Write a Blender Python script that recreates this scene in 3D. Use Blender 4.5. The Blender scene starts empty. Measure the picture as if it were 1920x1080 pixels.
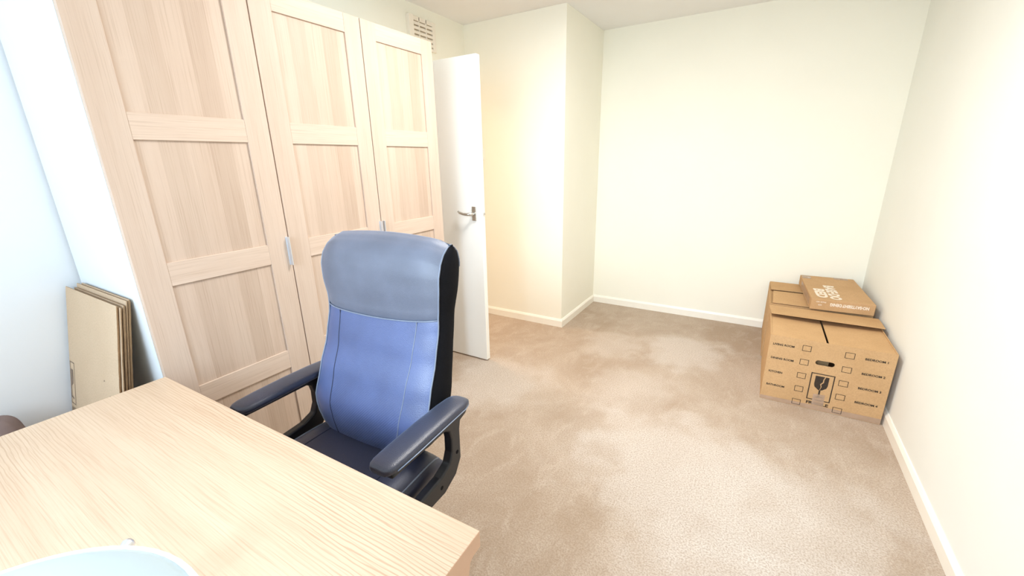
import bpy, bmesh, math, random
from mathutils import Vector, Matrix
random.seed(7)
PI = math.pi
scene = bpy.context.scene
COL = scene.collection

# ------------------------------------------------------------------ camera
yaw, pitch, roll, camh, fpx = 0.5384, 0.2971, -0.0183, 1.3862, 780.61
fwd0 = Vector((-math.sin(yaw), math.cos(yaw), 0)); right0 = Vector((math.cos(yaw), math.sin(yaw), 0)); up0 = Vector((0, 0, 1))
fw = fwd0*math.cos(pitch) - up0*math.sin(pitch)
uu = up0*math.cos(pitch) + fwd0*math.sin(pitch)
rr = right0*math.cos(roll) + uu*math.sin(roll)
u2 = uu*math.cos(roll) - right0*math.sin(roll)
cd = bpy.data.cameras.new('camera'); cam = bpy.data.objects.new('camera', cd); COL.objects.link(cam)
cd.sensor_width = 36; cd.lens = fpx*36/1920; cd.clip_start = 0.02
M = Matrix((rr, u2, -fw)).transposed().to_4x4(); M.translation = Vector((0, 0, camh)); cam.matrix_world = M
scene.camera = cam

# ------------------------------------------------------------------ world, lights, exposure
w = bpy.data.worlds.new('World'); scene.world = w; w.use_nodes = True
nt = w.node_tree; nt.nodes.clear()
wo = nt.nodes.new('ShaderNodeOutputWorld'); bg = nt.nodes.new('ShaderNodeBackground')
bg.inputs[0].default_value = (0.75, 0.88, 1.0, 1); bg.inputs[1].default_value = 1.5
nt.links.new(bg.outputs[0], wo.inputs[0])
def area(name, loc, target, sx, sy, power, col, spread=PI):
    l = bpy.data.lights.new(name, 'AREA'); l.shape = 'RECTANGLE'; l.size = sx; l.size_y = sy; l.energy = power; l.color = col; l.spread = spread
    o = bpy.data.objects.new(name, l); COL.objects.link(o); o.location = loc
    o.rotation_euler = (Vector(target)-Vector(loc)).to_track_quat('-Z', 'Y').to_euler()
    return o
WX0, WX1, WZ0, WZ1, WY = -2.0, 0.45, 0.90, 2.25, -1.60
area('window_daylight', ((WX0+WX1)/2, WY-0.12, (WZ0+WZ1)/2), ((WX0+WX1)/2, 1.0, 1.45), WX1-WX0, WZ1-WZ0, 32, (0.74, 0.88, 1.0))
area('window_skylight', (-0.62, WY-0.10, 2.05), (-0.30, 1.75, 0.0), 0.75, 0.7, 12, (0.66, 0.82, 1.0), math.radians(75))
area('hall_light', (-3.0, 2.72, 2.3), (-2.9, 2.7, 0), 0.5, 0.5, 14, (1.0, 0.62, 0.34))
area('ceiling_fill_light', (-0.70, 1.75, 2.38), (-0.70, 1.75, 0), 0.45, 0.45, 30, (1.0, 0.975, 0.935))  # added fill lamp out of view, lifts the room's overall brightness
scene.view_settings.view_transform = 'Standard'; scene.view_settings.look = 'None'
scene.view_settings.exposure = 0.56; scene.view_settings.gamma = 1
scene.view_settings.use_curve_mapping = False
scene.cycles.max_bounces = 12; scene.cycles.diffuse_bounces = 8; scene.cycles.use_denoising = True
scene.cycles.sample_clamp_indirect = 6

# ------------------------------------------------------------------ materials
def base_mat(name, rough=0.6, metallic=0.0, spec=0.5):
    m = bpy.data.materials.new(name); m.use_nodes = True
    b = m.node_tree.nodes['Principled BSDF']
    b.inputs['Roughness'].default_value = rough; b.inputs['Metallic'].default_value = metallic
    b.inputs['Specular IOR Level'].default_value = spec
    return m, m.node_tree, b
def coords(nt, scale=(1, 1, 1), kind='Object', rot=(0, 0, 0)):
    tc = nt.nodes.new('ShaderNodeTexCoord'); mp = nt.nodes.new('ShaderNodeMapping')
    mp.inputs['Scale'].default_value = scale; mp.inputs['Rotation'].default_value = rot
    nt.links.new(tc.outputs[kind], mp.inputs[0]); return mp.outputs[0]
def noise(nt, vec, scale, detail=3, rough=0.5, dist=0.0):
    n = nt.nodes.new('ShaderNodeTexNoise'); n.inputs['Scale'].default_value = scale; n.inputs['Detail'].default_value = detail
    n.inputs['Roughness'].default_value = rough; n.inputs['Distortion'].default_value = dist
    nt.links.new(vec, n.inputs['Vector']); return n.outputs['Fac']
def ramp(nt, fac, stops):
    r = nt.nodes.new('ShaderNodeValToRGB'); e = r.color_ramp.elements
    while len(e) < len(stops): e.new(0.5)
    for i, (p, c) in enumerate(stops): e[i].position = p; e[i].color = (*c, 1)
    nt.links.new(fac, r.inputs[0]); return r.outputs[0]
def mix(nt, fac, a, b, mode='MIX'):
    m = nt.nodes.new('ShaderNodeMix'); m.data_type = 'RGBA'; m.blend_type = mode
    for s, v in ((0, fac), (6, a), (7, b)):
        if hasattr(v, 'links'): nt.links.new(v, m.inputs[s])
        else: m.inputs[s].default_value = v if s == 0 else (*v, 1)
    return m.outputs[2]
def bump(nt, b, h, strength, dist=0.002):
    n = nt.nodes.new('ShaderNodeBump'); n.inputs['Strength'].default_value = strength; n.inputs['Distance'].default_value = dist
    nt.links.new(h, n.inputs['Height']); nt.links.new(n.outputs[0], b.inputs['Normal'])
def simple(name, c, rough=0.6, metallic=0.0, var=0.04, nscale=20, bmp=0.0, bscale=200, spec=0.5):
    m, nt, b = base_mat(name, rough, metallic, spec)
    v = coords(nt); f = noise(nt, v, nscale)
    c1 = tuple(max(0, x*(1-var)) for x in c); c2 = tuple(min(1, x*(1+var)) for x in c)
    nt.links.new(ramp(nt, f, [(0.3, c1), (0.7, c2)]), b.inputs['Base Color'])
    if bmp: bump(nt, b, noise(nt, v, bscale, 2), bmp, 0.001)
    return m
def wood(name, light, mid, dark, grain='Z', rough=0.5, planks=None, gs=1.0, cathedral=False):
    m, nt, b = base_mat(name, rough, 0, 0.35)
    lo = {'X': (0.8, 14, 14), 'Y': (14, 0.8, 14), 'Z': (14, 14, 0.8)}[grain]
    v = coords(nt, lo)
    f1 = noise(nt, v, 1.3*gs, 4, 0.6, 0.4)
    fine = {'X': (5, 330, 330), 'Y': (330, 5, 330), 'Z': (330, 330, 5)}[grain]
    f2 = noise(nt, coords(nt, fine), 1.0*gs, 2, 0.6)
    c = ramp(nt, f1, [(0.32, mid), (0.62, light)])
    c = mix(nt, ramp(nt, f2, [(0.5, (0, 0, 0)), (0.78, (0.55, 0.55, 0.55))]), c, dark)
    if cathedral:
        wv = nt.nodes.new('ShaderNodeTexWave'); wv.wave_type = 'BANDS'; wv.bands_direction = 'Y'
        wv.inputs['Scale'].default_value = 13; wv.inputs['Distortion'].default_value = 9; wv.inputs['Detail'].default_value = 3
        wv.inputs['Detail Scale'].default_value = 0.7
        nt.links.new(coords(nt, (0.55, 3.1, 1)), wv.inputs['Vector'])
        msk = ramp(nt, noise(nt, coords(nt, (0.7, 2.2, 1)), 2.0, 1), [(0.4, (0.12, 0.12, 0.12)), (0.62, (0.7, 0.7, 0.7))])
        line = mix(nt, 1.0, ramp(nt, wv.outputs['Fac'], [(0.0, (0.9, 0.9, 0.9)), (0.28, (0, 0, 0))]), msk, 'MULTIPLY')
        c = mix(nt, line, c, dark)
    if planks:
        # tone per laminated strip
        tc = nt.nodes.new('ShaderNodeTexCoord'); sp = nt.nodes.new('ShaderNodeSeparateXYZ'); nt.links.new(tc.outputs['Object'], sp.inputs[0])
        mu = nt.nodes.new('ShaderNodeMath'); mu.operation = 'MULTIPLY'; mu.inputs[1].default_value = planks; nt.links.new(sp.outputs[1], mu.inputs[0])
        zf = nt.nodes.new('ShaderNodeMath'); zf.operation = 'MULTIPLY'; zf.inputs[1].default_value = 2.15; nt.links.new(sp.outputs[2], zf.inputs[0])
        zfl = nt.nodes.new('ShaderNodeMath'); zfl.operation = 'FLOOR'; nt.links.new(zf.outputs[0], zfl.inputs[0])
        fl = nt.nodes.new('ShaderNodeMath'); fl.operation = 'FLOOR'; nt.links.new(mu.outputs[0], fl.inputs[0])
        cb = nt.nodes.new('ShaderNodeCombineXYZ'); nt.links.new(fl.outputs[0], cb.inputs[0]); 
        wn = nt.nodes.new('ShaderNodeTexWhiteNoise'); wn.noise_dimensions = '3D'; nt.links.new(cb.outputs[0], wn.inputs['Vector'])
        k = ramp(nt, wn.outputs['Value'], [(0, (0.87, 0.84, 0.81)), (0.5, (0.97, 0.955, 0.94)), (1, (1.07, 1.085, 1.10))])
        c = mix(nt, 1.0, c, k, 'MULTIPLY')
    nt.links.new(c, b.inputs['Base Color'])
    bump(nt, b, f2, 0.12, 0.0006)
    return m

MT = {}
MT['wall'] = simple('cream_wall_paint', (0.88, 0.865, 0.765), 0.85, var=0.01, nscale=3, bmp=0.05, bscale=300, spec=0.2)
MT['wall_cool'] = simple('wall_paint_daylight_tint', (0.84, 0.87, 0.905), 0.85, var=0.01, nscale=3, bmp=0.05, bscale=300, spec=0.2)  # same wall paint; cool window daylight put into the colour
MT['wall_right'] = simple('wall_paint_cool_light_tint', (0.83, 0.845, 0.80), 0.85, var=0.01, nscale=3, bmp=0.05, bscale=300, spec=0.2)  # same wall paint; the cooler light on this side put into the colour
MT['ceil'] = simple('white_ceiling_paint', (0.83, 0.825, 0.82), 0.9, var=0.01, nscale=3, spec=0.2)
MT['skirt'] = simple('cream_gloss_paint', (0.90, 0.87, 0.79), 0.35, var=0.01)
MT['door'] = simple('white_door_gloss', (0.90, 0.90, 0.86), 0.4, var=0.01, nscale=4)
MT['white'] = simple('white_laminate', (0.74, 0.80, 0.84), 0.45, var=0.01)
MT['vent'] = simple('cream_plastic_vent', (0.84, 0.78, 0.68), 0.5, var=0.01)
MT['slot'] = simple('vent_slot_shadow', (0.66, 0.57, 0.45), 0.8, var=0.05)
MT['plastic_white'] = simple('white_switch_plastic', (0.85, 0.83, 0.78), 0.35, var=0.01)
MT['oak_v'] = wood('stained_oak_vertical', (0.615, 0.49, 0.40), (0.575, 0.445, 0.355), (0.42, 0.30, 0.22), 'Z')
MT['oak_h'] = wood('stained_oak_horizontal', (0.65, 0.52, 0.425), (0.60, 0.465, 0.37), (0.43, 0.305, 0.225), 'Y')
MT['oak_p'] = wood('stained_oak_panel', (0.615, 0.49, 0.40), (0.575, 0.445, 0.355), (0.42, 0.30, 0.22), 'Z', planks=13.5)
MT['gap'] = simple('door_gap_shade', (0.12, 0.07, 0.04), 0.9)
MT['desk'] = wood('oak_desk_laminate', (0.58, 0.44, 0.315), (0.54, 0.395, 0.275), (0.38, 0.24, 0.145), 'X', 0.42, cathedral=True)
MT['desk_edge'] = wood('oak_desk_edge_band', (0.82, 0.72, 0.58), (0.78, 0.67, 0.52), (0.66, 0.50, 0.36), 'X', 0.4)
MT['desk_leg'] = simple('oak_desk_end_panel', (0.60, 0.37, 0.245), 0.5, var=0.05, nscale=8)
MT['alu'] = simple('brushed_aluminium', (0.74, 0.77, 0.82), 0.32, 0.75, var=0.03)
MT['chrome'] = simple('satin_chrome', (0.62, 0.60, 0.56), 0.25, 0.9, var=0.03)
MT['black'] = simple('black_fabric', (0.006, 0.006, 0.008), 0.9, var=0.3, nscale=300, bmp=0.2, bscale=600, spec=0.15)
MT['plastic'] = simple('black_plastic', (0.010, 0.010, 0.013), 0.42, var=0.1, nscale=200, bmp=0.15, bscale=500)
MT['card'] = None
def leather(name, c, rough, dots=False, spec=0.7):
    m, nt, b = base_mat(name, rough, 0, spec)
    v = coords(nt)
    f = noise(nt, v, 9, 4)
    c1 = tuple(x*0.86 for x in c); c2 = tuple(min(1, x*1.12) for x in c)
    nt.links.new(ramp(nt, f, [(0.3, c1), (0.7, c2)]), b.inputs['Base Color'])
    b.inputs['Sheen Weight'].default_value = 0.25; b.inputs['Sheen Tint'].default_value = (0.6, 0.75, 1, 1); b.inputs['Sheen Roughness'].default_value = 0.4
    vo = nt.nodes.new('ShaderNodeTexVoronoi'); vo.inputs['Scale'].default_value = 420; nt.links.new(v, vo.inputs['Vector'])
    h = vo.outputs['Distance']; st = 0.45 if dots else 0.25
    if dots:
        a = coords(nt, (150, 150, 150), rot=(0, math.radians(45), 0))
        wv = nt.nodes.new('ShaderNodeTexWave'); wv.inputs['Scale'].default_value = 0.32; wv.bands_direction = 'Z'; nt.links.new(a, wv.inputs['Vector'])
        tc = nt.nodes.new('ShaderNodeTexCoord'); sp = nt.nodes.new('ShaderNodeSeparateXYZ'); nt.links.new(tc.outputs['Object'], sp.inputs[0])
        mr = nt.nodes.new('ShaderNodeMapRange'); mr.inputs[1].default_value = 0.70; mr.inputs[2].default_value = 0.62; nt.links.new(sp.outputs[2], mr.inputs[0])
        mm = nt.nodes.new('ShaderNodeMath'); mm.operation = 'MULTIPLY'; nt.links.new(wv.outputs['Fac'], mm.inputs[0]); nt.links.new(mr.outputs[0], mm.inputs[1])
        ad = nt.nodes.new('ShaderNodeMath'); ad.operation = 'ADD'; nt.links.new(mm.outputs[0], ad.inputs[0]); nt.links.new(h, ad.inputs[1]); h = ad.outputs[0]
    bump(nt, b, h, st, 0.0015)
    return m
MT['lea_head'] = leather('head_leather_window_tint', (0.118, 0.135, 0.185), 0.5)  # black leather throughout; blue window reflection is put into these colours
MT['lea_back'] = leather('back_leather_window_tint', (0.075, 0.108, 0.245), 0.40)
MT['lea_lumbar'] = leather('embossed_leather_window_tint', (0.075, 0.108, 0.245), 0.40, True)
MT['lea_seat'] = leather('seat_leather_window_tint', (0.018, 0.022, 0.055), 0.42)
MT['lea_arm'] = leather('arm_leather_window_tint', (0.018, 0.021, 0.042), 0.38)
MT['piping'] = simple('pale_piping', (0.20, 0.235, 0.31), 0.4, var=0.05)
MT['seam'] = simple('dark_seam', (0.012, 0.018, 0.045), 0.6)
def cardboard(name, c1, c2, corr=False):
    m, nt, b = base_mat(name, 0.8, 0, 0.2)
    v = coords(nt)
    f = noise(nt, v, 6, 5, 0.6); g = noise(nt, coords(nt, (1, 1, 1)), 160, 3, 0.7)
    c = ramp(nt, f, [(0.3, c2), (0.7, c1)])
    c = mix(nt, ramp(nt, g, [(0.35, (0.35, 0.35, 0.35)), (0.6, (0, 0, 0))]), c, tuple(x*0.72 for x in c2))
    nt.links.new(c, b.inputs['Base Color']); bump(nt, b, g, 0.15, 0.0008)
    return m
MT['card'] = cardboard('kraft_cardboard', (0.58, 0.365, 0.185), (0.52, 0.32, 0.155))
MT['card2'] = cardboard('parcel_cardboard', (0.57, 0.36, 0.19), (0.50, 0.31, 0.155))
MT['card_pale'] = cardboard('pale_flat_cardboard', (0.58, 0.44, 0.305), (0.54, 0.40, 0.27))
MT['card_edge'] = cardboard('cardboard_cut_edge', (0.46, 0.31, 0.18), (0.26, 0.16, 0.09))
MT['ink'] = simple('black_ink', (0.03, 0.018, 0.01), 0.7, var=0.3, nscale=120)
MT['ink_grey'] = simple('faded_ink', (0.20, 0.14, 0.10), 0.7, var=0.2, nscale=120)
MT['ink_white'] = simple('white_ink', (0.80, 0.70, 0.58), 0.7, var=0.1, nscale=100)
MT['shade'] = simple('pale_blue_lamp_enamel', (0.50, 0.62, 0.68), 0.4, var=0.01)
MT['rim'] = simple('white_lamp_rim', (0.86, 0.88, 0.88), 0.4, var=0.01)
m, nt_, b_ = base_mat('parcel_tape', 0.25, 0, 0.6)
nt_.links.new(ramp(nt_, noise(nt_, coords(nt_), 30), [(0.3, (0.50, 0.36, 0.26)), (0.7, (0.57, 0.42, 0.32))]), b_.inputs['Base Color'])
b_.inputs['Alpha'].default_value = 0.6; MT['tape'] = m

def carpet_mat():
    m, nt, b = base_mat('beige_twist_carpet', 0.95, 0, 0.1)
    v = coords(nt)
    big = noise(nt, coords(nt, (1, 1, 1)), 1.6, 5, 0.6, 0.6)
    mid = noise(nt, coords(nt, (1.6, 0.8, 1), rot=(0, 0, 0.5)), 7, 5, 0.65, 0.8)
    fine = noise(nt, v, 260, 2, 0.7); fine2 = noise(nt, v, 150, 3, 0.7)
    c = ramp(nt, big, [(0.36, (0.41, 0.315, 0.235)), (0.60, (0.51, 0.42, 0.34))])
    c = mix(nt, ramp(nt, mid, [(0.50, (0, 0, 0)), (0.72, (0.55, 0.55, 0.55))]), c, (0.60, 0.51, 0.43))
    # worn pale pile, plus window light painted in as paler patches
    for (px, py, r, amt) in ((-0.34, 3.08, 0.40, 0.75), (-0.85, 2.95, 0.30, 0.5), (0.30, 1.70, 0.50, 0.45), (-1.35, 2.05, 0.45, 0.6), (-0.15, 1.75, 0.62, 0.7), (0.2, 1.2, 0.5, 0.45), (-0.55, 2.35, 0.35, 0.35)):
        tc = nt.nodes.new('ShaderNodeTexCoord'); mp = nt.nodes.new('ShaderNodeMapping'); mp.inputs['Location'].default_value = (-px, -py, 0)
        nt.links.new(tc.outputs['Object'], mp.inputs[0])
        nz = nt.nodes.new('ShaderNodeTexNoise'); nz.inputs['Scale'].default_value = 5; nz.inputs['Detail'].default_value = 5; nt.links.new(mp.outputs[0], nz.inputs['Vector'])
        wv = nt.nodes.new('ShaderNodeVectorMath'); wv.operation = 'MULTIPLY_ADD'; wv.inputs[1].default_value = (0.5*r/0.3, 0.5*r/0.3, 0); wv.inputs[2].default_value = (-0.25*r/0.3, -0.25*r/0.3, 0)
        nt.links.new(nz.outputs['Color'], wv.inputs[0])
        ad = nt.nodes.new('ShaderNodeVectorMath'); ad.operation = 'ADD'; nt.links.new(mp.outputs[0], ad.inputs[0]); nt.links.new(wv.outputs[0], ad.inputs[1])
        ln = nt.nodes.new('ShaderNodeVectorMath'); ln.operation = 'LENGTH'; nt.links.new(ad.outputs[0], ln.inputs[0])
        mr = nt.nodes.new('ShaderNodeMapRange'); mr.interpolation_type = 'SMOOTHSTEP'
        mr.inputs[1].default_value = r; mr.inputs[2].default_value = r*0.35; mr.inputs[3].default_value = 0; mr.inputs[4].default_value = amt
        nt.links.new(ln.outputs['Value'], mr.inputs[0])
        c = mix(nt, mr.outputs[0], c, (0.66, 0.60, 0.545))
    c = mix(nt, ramp(nt, fine2, [(0.38, (0.6, 0.6, 0.6)), (0.58, (0, 0, 0))]), c, (0.30, 0.22, 0.16))
    c = mix(nt, ramp(nt, fine, [(0.55, (0, 0, 0)), (0.8, (0.5, 0.5, 0.5))]), c, (0.72, 0.64, 0.55))
    nt.links.new(c, b.inputs['Base Color']); bump(nt, b, fine2, 0.7, 0.004)
    return m
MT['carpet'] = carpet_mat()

# ------------------------------------------------------------------ helpers
def link(name, bm, mats, parent=None, smooth=False, bevel=0, seg=2):
    me = bpy.data.meshes.new(name); bm.normal_update(); bm.to_mesh(me); bm.free()
    if not isinstance(mats, (list, tuple)): mats = [mats]
    for m in mats: me.materials.append(m)
    if smooth:
        for p in me.polygons: p.use_smooth = True
    o = bpy.data.objects.new(name, me); COL.objects.link(o)
    if parent: o.parent = parent; o.matrix_parent_inverse = Matrix()
    if bevel:
        md = o.modifiers.new('bevel', 'BEVEL'); md.width = bevel; md.segments = seg; md.limit_method = 'ANGLE'; md.angle_limit = 0.7
    return o
def box(bm, x0, x1, y0, y1, z0, z1, mat=0):
    vs = [bm.verts.new(p) for p in ((x0,y0,z0),(x1,y0,z0),(x1,y1,z0),(x0,y1,z0),(x0,y0,z1),(x1,y0,z1),(x1,y1,z1),(x0,y1,z1))]
    for f in ((0,3,2,1),(4,5,6,7),(0,1,5,4),(1,2,6,5),(2,3,7,6),(3,0,4,7)):
        bm.faces.new([vs[i] for i in f]).material_index = mat
    return vs
def prism(bm, pts, vec, mat=0):
    a = [bm.verts.new(p) for p in pts]; b = [bm.verts.new(Vector(p)+Vector(vec)) for p in pts]
    n = len(a)
    fs = [bm.faces.new(a), bm.faces.new(b[::-1])]
    for i in range(n): fs.append(bm.faces.new((a[i], b[i], b[(i+1) % n], a[(i+1) % n])))
    for f in fs: f.material_index = mat
    bmesh.ops.recalc_face_normals(bm, faces=fs)
def tube(bm, pts, r, n=8, cap=True, mat=0):
    pts = [Vector(p) for p in pts]; rings = []
    N = None
    for i, p in enumerate(pts):
        t = (pts[min(i+1, len(pts)-1)] - pts[max(i-1, 0)]).normalized()
        if N is None: N = t.orthogonal().normalized()
        N = (N - t*N.dot(t)).normalized(); B = t.cross(N)
        rad = r[i] if isinstance(r, (list, tuple)) else r
        rings.append([bm.verts.new(p + (N*math.cos(2*PI*k/n) + B*math.sin(2*PI*k/n))*rad) for k in range(n)])
    for a, b in zip(rings, rings[1:]):
        for k in range(n): bm.faces.new((a[k], a[(k+1) % n], b[(k+1) % n], b[k])).material_index = mat
    if cap:
        bm.faces.new(rings[0][::-1]).material_index = mat; bm.faces.new(rings[-1]).material_index = mat
def lathe(bm, prof, n=32, c=(0, 0, 0), mat=0):
    rings = []
    for r, z in prof:
        rings.append([bm.verts.new((c[0]+r*math.cos(2*PI*k/n), c[1]+r*math.sin(2*PI*k/n), c[2]+z)) for k in range(n)])
    for a, b in zip(rings, rings[1:]):
        for k in range(n): bm.faces.new((a[k], a[(k+1) % n], b[(k+1) % n], b[k])).material_index = mat
    bm.faces.new(rings[0][::-1]).material_index = mat; bm.faces.new(rings[-1]).material_index = mat
def empty(name, loc, rz=0, label=None, cat=None, group=None, rot=None):
    o = bpy.data.objects.new(name, None); COL.objects.link(o); o.empty_display_size = 0.1
    o.location = loc; o.rotation_euler = rot if rot else (0, 0, rz)
    tag(o, label, cat, group); return o
def tag(o, label=None, cat=None, group=None, kind=None):
    if label: o['label'] = label
    if cat: o['category'] = cat
    if group: o['group'] = group
    if kind: o['kind'] = kind
    return o
def struct(name, bm, mats, bevel=0):
    return tag(link(name, bm, mats, bevel=bevel), kind='structure')
def text_into(bm, s, origin, ex, ey, size, sx=1.0, thick=0.0006, align='LEFT', bold=0.0, mat=0):
    """adds lettering as thin raised ink; ex,ey = unit vectors of reading direction and letter-up"""
    cu = bpy.data.curves.new('t', 'FONT'); cu.body = s; cu.size = 1.0; cu.align_x = align; cu.extrude = 0; cu.offset = bold; cu.resolution_u = 3
    to = bpy.data.objects.new('t', cu); COL.objects.link(to)
    dg = bpy.context.evaluated_depsgraph_get(); dg.update()
    me = bpy.data.meshes.new_from_object(to.evaluated_get(dg))
    ex = Vector(ex); ey = Vector(ey); nz = ex.cross(ey); og = Vector(origin)
    vs = [bm.verts.new(og + ex*(v.co.x*size*sx) + ey*(v.co.y*size) + nz*thick) for v in me.vertices]
    for p in me.polygons:
        try: bm.faces.new([vs[i] for i in p.vertices]).material_index = mat
        except ValueError: pass
    bpy.data.objects.remove(to); bpy.data.curves.remove(cu); bpy.data.meshes.remove(me)
def quad2d(bm, O, ex, ey, pts, thick=0.0006, mat=0):
    ex = Vector(ex); ey = Vector(ey); n = ex.cross(ey); O = Vector(O)
    bm.faces.new([bm.verts.new(O + ex*a + ey*b + n*thick) for a, b in pts]).material_index = mat
def frame2d(bm, O, ex, ey, x0, x1, y0, y1, t, thick=0.0006, mat=0):
    for q in (((x0,y0),(x1,y0),(x1,y0+t),(x0,y0+t)), ((x0,y1-t),(x1,y1-t),(x1,y1),(x0,y1)), ((x0,y0+t),(x0+t,y0+t),(x0+t,y1-t),(x0,y1-t)), ((x1-t,y0+t),(x1,y0+t),(x1,y1-t),(x1-t,y1-t))):
        quad2d(bm, O, ex, ey, q, thick, mat)

# ------------------------------------------------------------------ room shell
XL, XR, YB, YF, ZC = -2.257, 0.727, 3.881, WY, 2.432
XC, YC = -1.359, 3.093          # boxed-in corner
T = 0.12
DY0, DY1, DZ = 2.285, 3.00, 2.00   # doorway in the left wall
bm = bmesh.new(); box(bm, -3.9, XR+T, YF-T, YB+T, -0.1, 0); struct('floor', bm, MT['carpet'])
bm = bmesh.new(); box(bm, -3.9, XR+T, YF-T, YB+T, ZC, ZC+0.1); struct('ceiling', bm, MT['ceil'])
bm = bmesh.new(); box(bm, XR, XR+T, YF-T, YB+T, 0, ZC); struct('wall_right', bm, MT['wall_right'])
bm = bmesh.new(); box(bm, XC, XR, YB, YB+T, 0, ZC); struct('wall_back', bm, MT['wall'])
bm = bmesh.new(); box(bm, XL-T, XC, YC, YB+T, 0, ZC); struct('wall_boxed_corner', bm, MT['wall'], 0.002)
bm = bmesh.new(); box(bm, XL-T, XL, YF-T, 0.60, 0, ZC); struct('wall_left_recess', bm, MT['wall_cool'])
bm = bmesh.new()
box(bm, XL-T, XL, 0.60, DY0-0.03, 0, ZC); box(bm, XL-T, XL, DY0-0.03, YC, DZ+0.03, ZC); box(bm, XL-T, XL, DY1+0.03, YC, 0, DZ+0.03)
struct('wall_left', bm, MT['wall'])
bm = bmesh.new()
box(bm, XL, WX0, YF-T, YF, 0, ZC); box(bm, WX1, XR, YF-T, YF, 0, ZC); box(bm, WX0, WX1, YF-T, YF, 0, WZ0); box(bm, WX0, WX1, YF-T, YF, WZ1, ZC)
struct('wall_window', bm, MT['wall'])
# hallway beyond the doorway
bm = bmesh.new(); box(bm, -3.95, -3.9, 1.9, YB+T, 0, ZC); box(bm, -3.9, XL-T, 1.85, 1.9, 0, ZC); box(bm, -3.9, XL-T, YB, YB+T, 0, ZC); struct('wall_hall', bm, MT['wall'])
# door lining
bm = bmesh.new()
box(bm, XL-T-0.005, XL+0.005, DY0-0.03, DY0, 0, DZ+0.03); box(bm, XL-T-0.005, XL+0.005, DY1, DY1+0.03, 0, DZ+0.03); box(bm, XL-T-0.005, XL+0.005, DY0, DY1, DZ, DZ+0.03)
struct('trim_1', bm, MT['skirt'])
# window frame and sill (behind the photographer)
bm = bmesh.new()
for a, b in ((WX0, WX0+0.05), (WX1-0.05, WX1), ((WX0+WX1)/2-0.03, (WX0+WX1)/2+0.03)): box(bm, a, b, YF-0.09, YF-0.03, WZ0, WZ1)
box(bm, WX0, WX1, YF-0.09, YF-0.03, WZ0, WZ0+0.05); box(bm, WX0, WX1, YF-0.09, YF-0.03, WZ1-0.05, WZ1)
struct('window_1', bm, MT['white'])
bm = bmesh.new(); box(bm, WX0-0.03, WX1+0.03, YF-0.03, YF+0.06, WZ0-0.03, WZ0-0.002); struct('trim_2', bm, MT['white'], 0.003)
# skirting boards
BH, BT = 0.070, 0.014
def skirting(name, p0, p1, nrm):
    bm = bmesh.new(); p0 = Vector((*p0, 0)); p1 = Vector((*p1, 0)); n = Vector((*nrm, 0))
    prof = [(0, 0), (BT, 0), (BT, BH-0.016), (BT*0.55, BH-0.004), (BT*0.35, BH), (0, BH)]
    prism(bm, [p0 + n*a + Vector((0, 0, b)) for a, b in prof], p1-p0)
    struct(name, bm, MT['skirt'])
skirting('baseboard_back', (XC, YB), (XR, YB), (0, -1))
skirting('baseboard_right', (XR, YF), (XR, YB), (-1, 0))
skirting('baseboard_corner_front', (XL, YC), (XC+BT, YC), (0, -1))
skirting('baseboard_corner_side', (XC, YC), (XC, YB), (1, 0))
skirting('baseboard_left', (XL, YF), (XL, DY0-0.04), (1, 0))
skirting('baseboard_window', (XL, YF), (XR, YF), (0, 1))

# ------------------------------------------------------------------ room door standing open
dx0, dx1, dyf = -2.250, -1.561, 2.2466
dr = empty('door_1', (dx0, dyf+0.02, 0)); dr['kind'] = 'structure'
def L(o, x, y, z=0): return (x-o.location.x, y-o.location.y, z)
bm = bmesh.new(); box(bm, 0, dx1-dx0, -0.02, 0.018, 0.01, 1.99); link('door_leaf', bm, MT['door'], dr, bevel=0.002)
# lever handle with a plate
hx, hz = -1.618-dx0, 1.057
bm = bmesh.new(); box(bm, hx-0.016, hx+0.016, -0.028, -0.0202, hz-0.046, hz+0.046); pl = link('handle_plate', bm, MT['chrome'], dr, bevel=0.002)
bm = bmesh.new(); tube(bm, [(hx, -0.028, hz), (hx, -0.045, hz), (hx-0.006, -0.062, hz), (hx-0.03, -0.066, hz-0.002), (hx-0.06, -0.066, hz-0.001), (hx-0.09, -0.062, hz+0.006), (hx-0.108, -0.054, hz+0.012)],
     [0.010, 0.010, 0.011, 0.0095, 0.0085, 0.0085, 0.006], 10); link('lever', bm, MT['chrome'], dr, True)
bm = bmesh.new(); box(bm, dx1-dx0, dx1-dx0+0.002, -0.010, 0.010, hz-0.06, hz+0.06); link('latch_plate', bm, MT['door'], dr)
bm = bmesh.new(); box(bm, dx1-dx0+0.002, dx1-dx0+0.012, -0.005, 0.005, hz-0.008, hz+0.008); link('latch_bolt', bm, MT['chrome'], dr, bevel=0.002)
bm = bmesh.new()
for z in (0.2, 1.0, 1.75): tube(bm, [(-0.004, 0.022, z-0.04), (-0.004, 0.022, z+0.04)], 0.006)
link('hinge', bm, MT['chrome'], dr, True)

# light switch on the wall behind the door
sw = empty('light_switch', (-2.135, YC, 1.438), label='white light switch on the cream wall just past the open door', cat='light switch')
bm = bmesh.new(); box(bm, -0.036, 0.036, -0.009, 0, -0.043, 0.043); link('switch_plate', bm, MT['plastic_white'], sw, bevel=0.003)
bm = bmesh.new(); box(bm, -0.010, 0.010, -0.014, -0.009, -0.016, 0.016); link('rocker', bm, MT['plastic_white'], sw, bevel=0.002)

# ------------------------------------------------------------------ wall vent above the wardrobe
vt = empty('air_vent', (XL, 2.577, 2.26), label='cream louvred air vent high on the wall above the wardrobe', cat='vent')
bm = bmesh.new()
y0, y1, z0, z1 = -0.142, 0.142, -0.10, 0.094
cols = [(-0.098, -0.034), (-0.026, 0.038), (0.046, 0.108)]
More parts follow.
